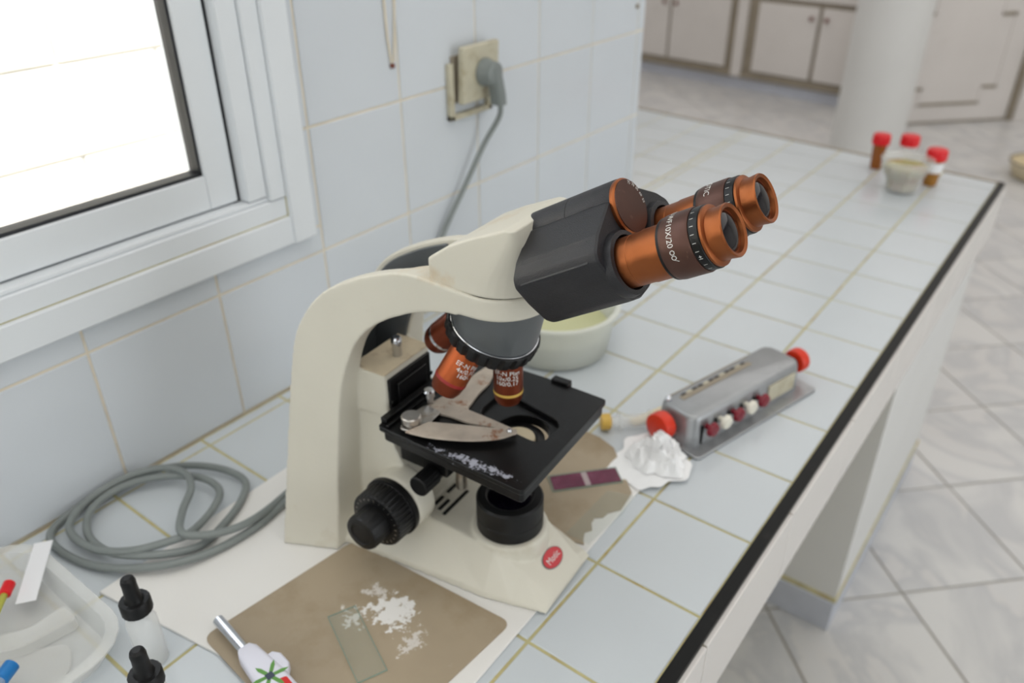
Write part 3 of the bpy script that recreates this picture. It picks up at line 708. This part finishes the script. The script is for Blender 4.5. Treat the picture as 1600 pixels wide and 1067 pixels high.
# round bosses of the focus knobs
for sg in (1, -1):
    g.lathe([(.0285, sg*.030), (.0285, sg*.050), (.0270, sg*.0530)], 40, 'y', (-.083, 0, .066))
# base
def bs(s, wt, zt, wb, zl=.010): return [(s, -wb, ZF), (s, wb, ZF), (s, wb-.001, zl), (s, wt, zt), (s, -wt, zt), (s, -wb+.001, zl)]
g.loft([bs(-.150, .040, .045, .070), bs(-.100, .034, .0445, .0655), bs(-.050, .032, .0440, .0605), bs(.012, .0345, .0435, .0550, .010), bs(.037, .0305, .0290, .0490, .009), bs(.062, .0260, .0145, .0425, .007), bs(.0685, .0240, .0080, .0408, .005)])
g.lathe([(.036, .020), (.0352, .0450), (.0335, .0475), (.0325, .0475)], 48, 'z', (.006, 0, 0))
body = g.build('body', M['cream'], mic); remesh(body, .0012, 9)
# grey lining of the handle opening on the inside of both rails
for sg in (-1, 1):
    g = G(); rings = []
    for i in range(len(OUT)):
        o, q = Vector(OUT[i]), Vector(INN[i])
        if (o.z+q.z)/2 < .145 or (o.x+q.x)/2 > -.064: continue
        a = o.lerp(q, .10); b = o.lerp(q, .96); t0, t1 = .0334, .0305
        rings.append([(a.x, sg*t0, a.z), (b.x, sg*t0, b.z), (b.x, sg*t1, b.z), (a.x, sg*t1, a.z)])
    g.loft(rings).build('handle_lining', M['grey'], mic, bevel=.001)
rings = []
for o, q in zip(OUT, INN):
    if .112 < (o[2]+q[2])/2 < .232 and (o[0]+q[0])/2 < -.12:
        a = Vector(o).lerp(Vector(q), .22); b = Vector(o).lerp(Vector(q), .32); rings.append([(a.x, -.0332, a.z), (b.x, -.0332, b.z), (b.x, .0332, b.z), (a.x, .0332, a.z)])
G().loft(rings).build('rear_panel', M['grey'], mic)
g = G().box(-.136, -.100, -.0325, .0300, .1850, .1862); g.build('block_top', M['dust'], mic)
sc = G().lathe([(.0042, .186), (.0042, .196), (.0048, .197), (.0048, .203), (.0036, .205)], 20, 'z', (-.1120, .000, 0)).build('stage_stop_screw', M['chrome'], mic, smooth=True)
# black dovetail slide on the block front
sd = G().box(-.1015, -.0985, -.0285, .0285, .120, .1790).build('focus_slide', M['dark'], mic, bevel=.0008)
G().box(-.0986, -.0960, -.020, .020, .118, .172).build('slide_rail', M['stage'], sd, bevel=.0008)
G().box(-.0986, -.0965, -.0285, .0285, .156, .159).build('slide_ridge', M['stage'], sd)
G().box(-.0990, -.0860, -.030, .030, .112, .146).box(-.0870, -.0350, -.036, .036, .104, .1355).build('stage_carrier', M['dark'], mic, bevel=.002)
# air slots in the base behind the lamp
for k, (x, y0, y1) in enumerate([(-.0745, -.012, -.004), (-.0675, -.016, -.003), (-.0600, -.0195, -.004), (-.0525, -.0225, .016), (-.0745, .004, .014), (-.0675, .004, .018)]):
    G().box(x-.0016, x+.0016, y0, y1, .0425, .0451).build('air_slot', M['dark'], mic)
# lamp collector
lp = G().lathe([(.0285, .0465), (.0302, .0480), (.0302, .0600), (.0296, .0606), (.0302, .0612), (.0302, .0780), (.0285, .0800), (.022, .0802), (.020, .079)], 56, 'z', (.006, 0, 0)).build('lamp_collector', M['knob'], mic, smooth=30)
G().lathe([(.0195, .0785), (.0190, .0800), (.010, .0825)], 40, 'z', (.006, 0, 0)).build('lamp_lens', M['lens'], lp, smooth=True)
# condenser under the stage
cd = G().lathe([(.016, .098), (.020, .100), (.020, .118), (.0225, .120), (.0225, .1385), (.0170, .1395), (.0150, .1380)], 40, 'z', (.010, .008, 0)).build('condenser', M['dark'], mic, smooth=40)
G().lathe([(.0148, .1375), (.0140, .1400), (.010, .1412)], 32, 'z', (.010, .008, 0)).build('condenser_lens', M['ivory'], cd, smooth=True)
G().box(-.090, -.010, -.014, .014, .104, .116).build('condenser_arm', M['dark'], mic, bevel=.002)
G().lathe([(.0055, .060), (.0055, .070), (.0045, .105)], 16, 'z', (-.050, .004, 0)).build('condenser_post', M['steel'], mic, smooth=True)
def knurl(prof, n, depth, axis, c):
    g = G(); rings = []
    for r, h, kn in prof:
        ring = []
        for k in range(n):
            a = 2*PI*k/n; rr = r - (depth if kn and k % 4 in (0,) else 0)
            p = (rr*cos(a), h, rr*sin(a)) if axis == 'y' else (rr*cos(a), rr*sin(a), h)
            ring.append((p[0]+c[0], p[1]+c[1], p[2]+c[2]))
        rings.append(ring)
    return g.loft(rings)
for sg in (-1, 1):
    g = knurl([(.0285, sg*.0535, 0), (.0290, sg*.0545, 0), (.0290, sg*.0590, 0), (.0270, sg*.0592, 0), (.0268, sg*.0600, 1), (.0272, sg*.0620, 1), (.0268, sg*.0775, 1), (.0255, sg*.0790, 0), (.0200, sg*.0792, 0)], 144, .0011, 'y', (-.083, 0, .066))
    kb = g.build('coarse_focus_knob', M['knob'], mic, smooth=30)
    fk = knurl([(.0165, sg*.0785, 0), (.0170, sg*.0820, 1), (.0170, sg*.0960, 1), (.0158, sg*.0985, 0), (.0110, sg*.0990, 0), (.0100, sg*.0980, 0)], 96, .0006, 'y', (-.083, 0, .066)).build('fine_focus_knob', M['knob'], mic, smooth=30)
    if sg < 0:
        for k in range(24):
            a = 2*PI*k/24; c = Vector((-.083 + .0222*cos(a), -.07935, .066 + .0222*sin(a))); l = .0016 if k % 3 else .0024
            d = Vector((cos(a), 0, sin(a))); e = Vector((-sin(a), 0, cos(a)))*.0003
            q = [c-d*l/2-e, c+d*l/2-e, c+d*l/2+e, c-d*l/2+e]
            mk('scale_mark', q + [p + Vector((0, .0004, 0)) for p in q], [(0, 1, 2, 3), (7, 6, 5, 4), (0, 4, 5, 1), (1, 5, 6, 2), (2, 6, 7, 3), (3, 7, 4, 0)], M['steel'], kb)
g = knurl([(.0085, -.058, 0), (.0095, -.057, 1), (.0095, -.038, 1), (.0080, -.036, 0), (.0070, -.020, 0), (.0070, -.010, 0)], 64, .0005, 'y', (-.0500, 0, .1040))
g.build('condenser_knob', M['knob'], mic, smooth=30)
# mechanical stage ---------------------------------------------------------
ZS = .150
outer = round_poly([(-.0930, -.0545), (.0560, -.0600), (.0550, .0845), (-.0060, .0870), (-.0930, .0850)], .004, 3)
hole = [(.0060 + x, .0190 + y) for x, y in []]
hp_ = round_poly([(-.0320, .0050), (.0380, -.0030), (.0400, .0330), (-.0320, .0480)], .014, 6)
def ring_prism(out, inn, z0, z1):
    """plate with a hole: bmesh triangulated fill"""
    bm = bmesh.new(); rims = []
    for pts in (out, inn):
        vs = [bm.verts.new((x, y, z1)) for x, y in pts]
        es = [bm.edges.new((vs[i], vs[(i+1) % len(vs)])) for i in range(len(vs))]; rims += es
    r = bmesh.ops.triangle_fill(bm, use_beauty=True, use_dissolve=False, edges=rims)
    fs = [f for f in r['geom'] if isinstance(f, bmesh.types.BMFace)]
    e = bmesh.ops.extrude_face_region(bm, geom=fs); vs = [v for v in e['geom'] if isinstance(v, bmesh.types.BMVert)]
    bmesh.ops.translate(bm, verts=vs, vec=(0, 0, z0-z1)); bmesh.ops.recalc_face_normals(bm, faces=bm.faces[:])
    v = [tuple(p.co) for p in bm.verts]; bm.verts.index_update(); f = [tuple(q.index for q in p.verts) for p in bm.faces]; bm.free()
    return v, f
v, f = ring_prism(outer, hp_, ZS-.0045, ZS)
stg = mk('stage', v, f, M['stage'], mic, bevel=.0006)
v, f = ring_prism([(x*.965+.0005, y*.965) for x, y in outer], [(.012+.0235*cos(2*PI*k/32), .010+.0235*sin(2*PI*k/32)) for k in range(32)], ZS-.0140, ZS-.0046)
mk('stage_underplate', v, f, M['stage'], stg, bevel=.001)
G().box(-.0925, -.0860, -.0500, .0750, ZS, ZS+.0065).build('rear_rail', M['stage'], mic, bevel=.0006)
G().box(-.0850, -.0815, -.0530, .0750, ZS, ZS+.0030).build('rear_rail', M['stage'], mic, bevel=.0004)
G().box(-.002, .016, .0830, .0910, ZS-.006, ZS+.0035).build('stage_lug', M['stage'], mic, bevel=.001)
# slide holder
ZH = ZS + .0008
h1 = prism(round_poly([(-.0764, -.0378), (-.0728, -.0132), (-.0551, -.0134), (-.0535, -.0346), (-.0520, -.0480), (-.0700, -.0520)], .003), ZH+.0022, ZH+.0040).build('holder_plate', M['steel'], mic, bevel=.0004)
h2 = prism(round_poly([(-.0745, -.0200), (-.0480, -.0130), (-.0278, -.0125), (-.0062, -.0065), (.0151, -.0045), (.0132, .0006), (-.0126, .0024), (-.0400, .0032), (-.0455, .0300), (-.0462, .0477), (-.0550, .0716), (-.0645, .0696), (-.0666, .0513), (-.0624, .0203), (-.0700, .0075)], .004, 4), ZH, ZH+.0020).build('holder_bracket', M['rusty'], mic, bevel=.0003)
arm = [tuple(p)[:2] for p in spline([(x, y, 0) for x, y in [(-.0620, -.0545), (-.0442, -.0510), (-.0259, -.0440), (-.0072, -.0340), (.0091, -.0206), (.0174, -.0062)]], 4)] + [(.0140, -.0020)] + [tuple(p)[:2] for p in spline([(x, y, 0) for x, y in [(.0060, -.0070), (-.0150, -.0160), (-.0350, -.0245), (-.0540, -.0330)]], 4)]
prism(arm, ZH+.0040, ZH+.0056).build('spring_arm', M['rusty'], mic, bevel=.0003)
tw = G().lathe([(.0062, ZH+.0038), (.0062, ZH+.0060), (.0085, ZH+.0062), (.0085, ZH+.0110), (.0075, ZH+.0120)], 32, 'z', (-.0665, -.0405, 0)).build('thumb_screw', M['steel'], mic, smooth=40)
tw['label'] = 'large silver thumb screw'
G().lathe([(.0040, ZH+.0038), (.0040, ZH+.0085), (.0052, ZH+.0090), (.0052, ZH+.0140), (.0040, ZH+.0155)], 24, 'z', (-.0740, -.0060, 0)).build('holder_screw', M['chrome'], mic, smooth=True)
G().lathe([(.0025, ZH+.0044), (.0025, ZH+.0060), (.0015, ZH+.0078)], 16, 'z', (.0110, -.0080, 0)).build('pivot_screw', M['chrome'], mic, smooth=True)
# nosepiece --------------------------------------------------------------
AL = rad(22.5); dv = Vector((-sin(AL), 0, -cos(AL))); e1 = Vector((cos(AL), 0, -sin(AL))); e2 = Vector((0, -1, 0))
APX = Vector((.005, 0, .2870))
def tilt_ring(h, r, n=56, kn=0, k4=4, a=None):
    c = APX + dv*h + Vector((.004, 0, 0)); return [tuple(c + (e1*cos(2*PI*k/n) + e2*sin(2*PI*k/n))*(r - (kn if k % k4 == 0 else 0))) for k in range(n)]
n = 56
top = [(.0365*cos(2*PI*k/n), -.0365*sin(2*PI*k/n), .2755) for k in range(n)]
G().loft([top, tilt_ring(.0395, .0360), tilt_ring(.0410, .0350)]).build('nosepiece_housing', M['grey'], mic, smooth=40)
n = 96
G().loft([tilt_ring(.0408, .0350, 96), tilt_ring(.0410, .0366, 96), tilt_ring(.0417, .0369, 96)]).build('bright_ring', M['chrome'], mic, smooth=40)
G().loft([tilt_ring(.0416, .0375, 96), tilt_ring(.0424, .0384, 96), tilt_ring(.0440, .0390, 96, .0020), tilt_ring(.0530, .0382, 96, .0020), tilt_ring(.0555, .0360, 96, .0012), tilt_ring(.0660, .0170, 96)]).build('revolving_turret', M['knob'], mic, smooth=35)
def objective(phi, L0, L1, r, label, txt, m='objective', ring=None, tphi=0, tsize=.0042, tz=.35):
    v = dv*cos(AL) + (e1*cos(phi) + e2*sin(phi))*sin(AL); a = v.cross(Vector((0, 1, 0))).normalized(); b = v.cross(a)
    def T(p): return tuple(APX + v*p[2] + a*p[0] + b*p[1])
    o = G().lathe([(r*.9, L0-.004), (r*.98, L0), (r, L0+.002), (r, L0+(L1-L0)*.62), (r*1.0, L0+(L1-L0)*.70)], 40, T=T).build('objective', M[m], mic, smooth=35)
    o['label'] = label
    G().lathe([(r*1.01, L0+(L1-L0)*.70), (r*1.02, L0+(L1-L0)*.73), (r*1.01, L0+(L1-L0)*.76)], 40, T=T).build('colour_ring', M[ring] if ring else M['objective_dark'], o, smooth=35)
    G().lathe([(r*.995, L0+(L1-L0)*.76), (r*.95, L0+(L1-L0)*.90), (r*.80, L1), (r*.45, L1+.0005), (r*.40, L1-.001)], 40, T=T).build('nose', M['objective_dark'], o, smooth=35)
    if txt:
        # angle of the face towards -y/+x
        best = tphi
        def F(x, y):
            th = best - x/r; q = L0+(L1-L0)*tz - y
            return Vector(T((r*1.012*cos(th), r*1.012*sin(th), q)))
        text('lettering', txt, tsize, F, M['ink'], o, 'CENTER', lines=.85)
    return o
o1 = objective(0, .0650, .1060, .0122, 'orange-brown objective with a yellow ring, in working position', 'EF-N Plan\n10x/0.25\n160/0.17', 'objective_dark', 'yellow', tphi=rad(62), tz=.24, tsize=.0056)
o2 = objective(PI/2, .0560, .1020, .0134, 'bright copper objective tilted towards the camera', 'EF-N Plan\n4x/0.10\n160/-', 'objective', 'dimred', tphi=rad(38), tz=.34, tsize=.0056)
o3 = objective(PI, .0560, .1040, .0135, 'orange-brown objective with a silver ring, pointing at the column', None, 'objective_dark', 'chrome')
o4 = objective(-PI/2, .0600, .1000, .0125, 'objective on the far side of the turret', None, 'objective_dark', 'yellow')
# cream head -----------------------------------------------------------------
def head_ring(s0, s1, w, rf, z, rr=.003):
    pts = []
    for (cx, cy, a0, r) in ((s1-rf, w-rf, 0, rf), (s0+rr, w-rr, 90, rr), (s0+rr, -w+rr, 180, rr), (s1-rf, -w+rf, 270, rf)):
        for k in range(9):
            a = rad(a0 + 90*k/8); pts.append((cx + r*cos(a), cy + r*sin(a), z))
    return pts
g = G()
rings = [head_ring(-.0345, .0400, .0392, .0385, .2935), head_ring(-.0390, .0401, .0392, .0375, .2960), head_ring(-.0400, .0402, .0392, .0340, .3050), head_ring(-.0400, .0402, .0392, .0300, .3130), head_ring(-.0370, .0401, .0392, .0280, .3155),
         head_ring(-.0210, .0396, .0390, .0200, .3270), head_ring(-.0020, .0385, .0388, .0120, .3370), head_ring(.0140, .0365, .0386, .0070, .3440), head_ring(.0265, .0345, .0384, .0035, .3495)]
g.loft(rings); hd = g.build('head_housing', M['cream'], mic); remesh(hd, .0009, 3)
G().lathe([(.0380, .2925), (.0380, .2938)], 48).build('head_seam', M['dark'], mic)
# binocular block, in a frame inclined by 30 degrees
EX = Vector((.8660, 0, .5)); EN = Vector((0, 1, 0)); EU = Vector((-.5, 0, .8660)); H0 = Vector((0, 0, .278))
def HT(p): return tuple(H0 + EX*p[0] + EN*p[1] + EU*p[2])
bn = G().lathe([(.0180, .045), (.0195, .047), (.0195, .0930), (.0190, .0934), (.0195, .0938), (.0195, .1290), (.0188, .1300)], 56, 'x', (0, 0, .0290), T=HT).build('prism_barrel', M['black'], mic, smooth=35)
dk = G().lathe([(.0186, .1290), (.0192, .1300), (.0192, .1322), (.0180, .1332)], 56, 'x', (0, 0, .0290), T=HT).build('scale_dial', M['copper'], mic, smooth=35)
G().lathe([(.0178, .1331), (.0178, .1338), (.0010, .1340)], 56, 'x', (0, 0, .0290), T=HT).build('dial_face', M['brown'], dk, smooth=35)
for k, s_ in enumerate(('75', '70', '65', '60', '55')):
    th = rad(28 + 17*k)
    def F(x, y, th=th):
        rr = .0148 + y; t2 = th + (x/.0148)
        return Vector(HT((.1342, rr*sin(t2), .0290 + rr*cos(t2))))
    text('scale_number', s_, .0030, F, M['ink'], dk, 'CENTER')
for sg in (-1, 1):
    sec_ = [(-.004, .036), (.018, .0395), (.0235, .0365), (.0440, .0262), (.0540, .0180), (.0560, .0120), (.0500, -.0030), (.0410, -.0190), (.0350, -.0235), (.0260, -.0255), (.0120, -.0240), (-.004, -.0200)]
    sec_ = round_poly(sec_, .0016, 2)
    def R(a, sc=1.0, tilt=0.0): return [(a + tilt*(c+.02), sg*(b if b < 0 else .028+(b-.028)*sc), .004+(c-.004)*sc) for b, c in sec_]
    blk = G().loft([R(.0600, .93), R(.0615, .985), R(.0640), R(.1240), R(.1285, .99), R(.1300, .95)], T=HT).build('prism_housing', M['black'], mic, smooth=22)
    n0 = Vector((.0145, .0123)).normalized()
    def PT(p, sg=sg): return HT((p[0], sg*(.0445 + .0117*p[1] + n0[0]*p[2]), .0258 - .0142*p[1] + n0[1]*p[2]))
    pp = [(.0670, .02), (.1195, .02), (.1215, .08), (.1225, .2), (.1225, .96), (.0670, .96)]
    g = prism(pp, -.001, .0007, T=PT); g.build('side_panel', M['black'], blk)
    # raised rim round the tube
    G().lathe([(.0215, .1270), (.0222, .1300), (.0210, .1345), (.0180, .1350), (.0172, .1300)], 48, 'x', (0, sg*.03, 0), T=HT).build('tube_collar', M['black'], blk, smooth=40)
    et = G().lathe([(.0164, .128), (.0164, .1416), (.0162, .1418), (.0162, .1421), (.0164, .1423), (.0165, .1490), (.0170, .1510), (.0170, .1660), (.016, .1668)], 56, 'x', (0, sg*.03, 0), T=HT).build('eyepiece_tube', M['copper'], mic, smooth=35)
    ep = G().lathe([(.0170, .1672), (.0194, .1674), (.0197, .1682), (.0200, .1700), (.0200, .1862), (.0196, .1872)], 64, 'x', (0, sg*.03, 0), T=HT).build('eyepiece', M['brown'], mic, smooth=35)
    G().lathe([(.0170, .1652), (.0192, .1655), (.0194, .1664), (.0192, .1673), (.0170, .1675)], 64, 'x', (0, sg*.03, 0), T=HT).build('lock_ring', M['dark'], ep, smooth=35)
    G().lathe([(.0186, .1870), (.0192, .1875), (.0192, .1930), (.0186, .1934)], 64, 'x', (0, sg*.03, 0), T=HT).build('dioptre_ring', M['dark'], ep, smooth=35)
    G().lathe([(.0180, .1932), (.0186, .1937), (.0186, .1952), (.0176, .1957), (.0160, .1962), (.0156, .2005), (.0160, .2030), (.0162, .2056), (.0157, .2064), (.0136, .2056), (.0131, .2030)], 64, 'x', (0, sg*.03, 0), T=HT).build('eye_rim', M['copper'], ep, smooth=35)
    G().lathe([(.0132, .2018), (.0130, .2026), (.0112, .2038), (.0085, .2047), (.0050, .2053), (.0010, .2055)], 48, 'x', (0, sg*.03, 0), T=HT).build('eye_lens', M['lens'], ep, smooth=True)
    def F(x, y, r=.01995, a0=.1735, th0=rad(-12), sgn=sg):
        th = th0 + x/r
        return Vector(HT((a0 + y, sgn*.03 - (r+.0003)*sin(th), (r+.0003)*cos(th))))
    if sg < 0: text('lettering', 'N-WF10X/20', .0052, lambda x, y: F(x, y, th0=rad(-8)), M['ink'], ep, space=1.0)
    if sg < 0:
        def Q(x, y): return F(x*.85, y*.95, th0=rad(-8) + .0290/.01995)
        # little spectacles sign after the figure
        pts = []
        gl = G()
        def circ(cx, cy, r, n=20): return [(cx+r*cos(2*PI*k/n), cy+r*sin(2*PI*k/n)) for k in range(n)]
        for cx in (.0035, .0072):
            a = circ(cx, .0018, .0017); b = circ(cx, .0018, .0012)
            gl.add([Q(*p) for p in a] + [Q(*p) for p in b], [(k, (k+1) % 20, 20+(k+1) % 20, 20+k) for k in range(20)])
        sw = [(.0072+.0017, .0020), (.0098, .0036), (.0104, .0044), (.0106, .0038), (.0099, .0030), (.0072+.0016, .0014)]
        gl.add([Q(*p) for p in sw], [tuple(range(6))])
        gl.build('spectacles_mark', M['ink'], ep)
    else: text('lettering', 'MOTIC', .0056, lambda x, y: F(x, y, th0=rad(-14)), M['ink'], ep, space=1.05)
    # dioptre scale ticks
    for k in range(9):
        th = rad(20 + 15*k)
        def P(x, y, th=th): return F(x, y, r=.0191, a0=.1885, th0=th)
        q = [P(-.00015, 0), P(.00015, 0), P(.00015, .0024), P(-.00015, .0024)]
        mk('scale_tick', q, [(0, 1, 2, 3)], M['ink'], ep)
    text('lettering', '+', .0040, lambda x, y: F(x, y, r=.0191, a0=.1885, th0=rad(102)), M['ink'], ep)
# badge
nrm = Vector((.0295, 0, .0330)).normalized()   # base front slope direction (s down, z)
A0 = Vector((.0490, .0035, .0222)); ux = Vector((0, 1, 0)); uy = Vector((-.861, 0, .508)); un = Vector((.508, 0, .861))
pts = [(.0130*cos(2*PI*k/40), .0078*sin(2*PI*k/40)) for k in range(40)]
def BT(p): return tuple(A0 + ux*p[0] + uy*p[1] + un*p[2])
bd = G().add([(x*1.06, y*1.08, -.003) for x, y in pts] + [(x*1.06, y*1.08, .0006) for x, y in pts], [tuple(range(40))[::-1], tuple(range(40, 80))] + [(k, (k+1) % 40, 40+(k+1) % 40, 40+k) for k in range(40)], T=BT).build('badge', M['grey'], mic)
G().add([(x, y, .0) for x, y in pts] + [(x, y, .0010) for x, y in pts], [tuple(range(40))[::-1], tuple(range(40, 80))] + [(k, (k+1) % 40, 40+(k+1) % 40, 40+k) for k in range(40)], T=BT).build('badge_face', M['redbadge'], bd)
text('lettering', 'Motic', .0082, lambda x, y: Vector(BT((x*.95, y-.0028, .0012))), M['ink'], bd, 'CENTER')

# ------------------------------------------------------------------ lift everything so the floor is at z = 0
for o in list(C.objects):
    if o.parent is None: o.location.z += BENCH
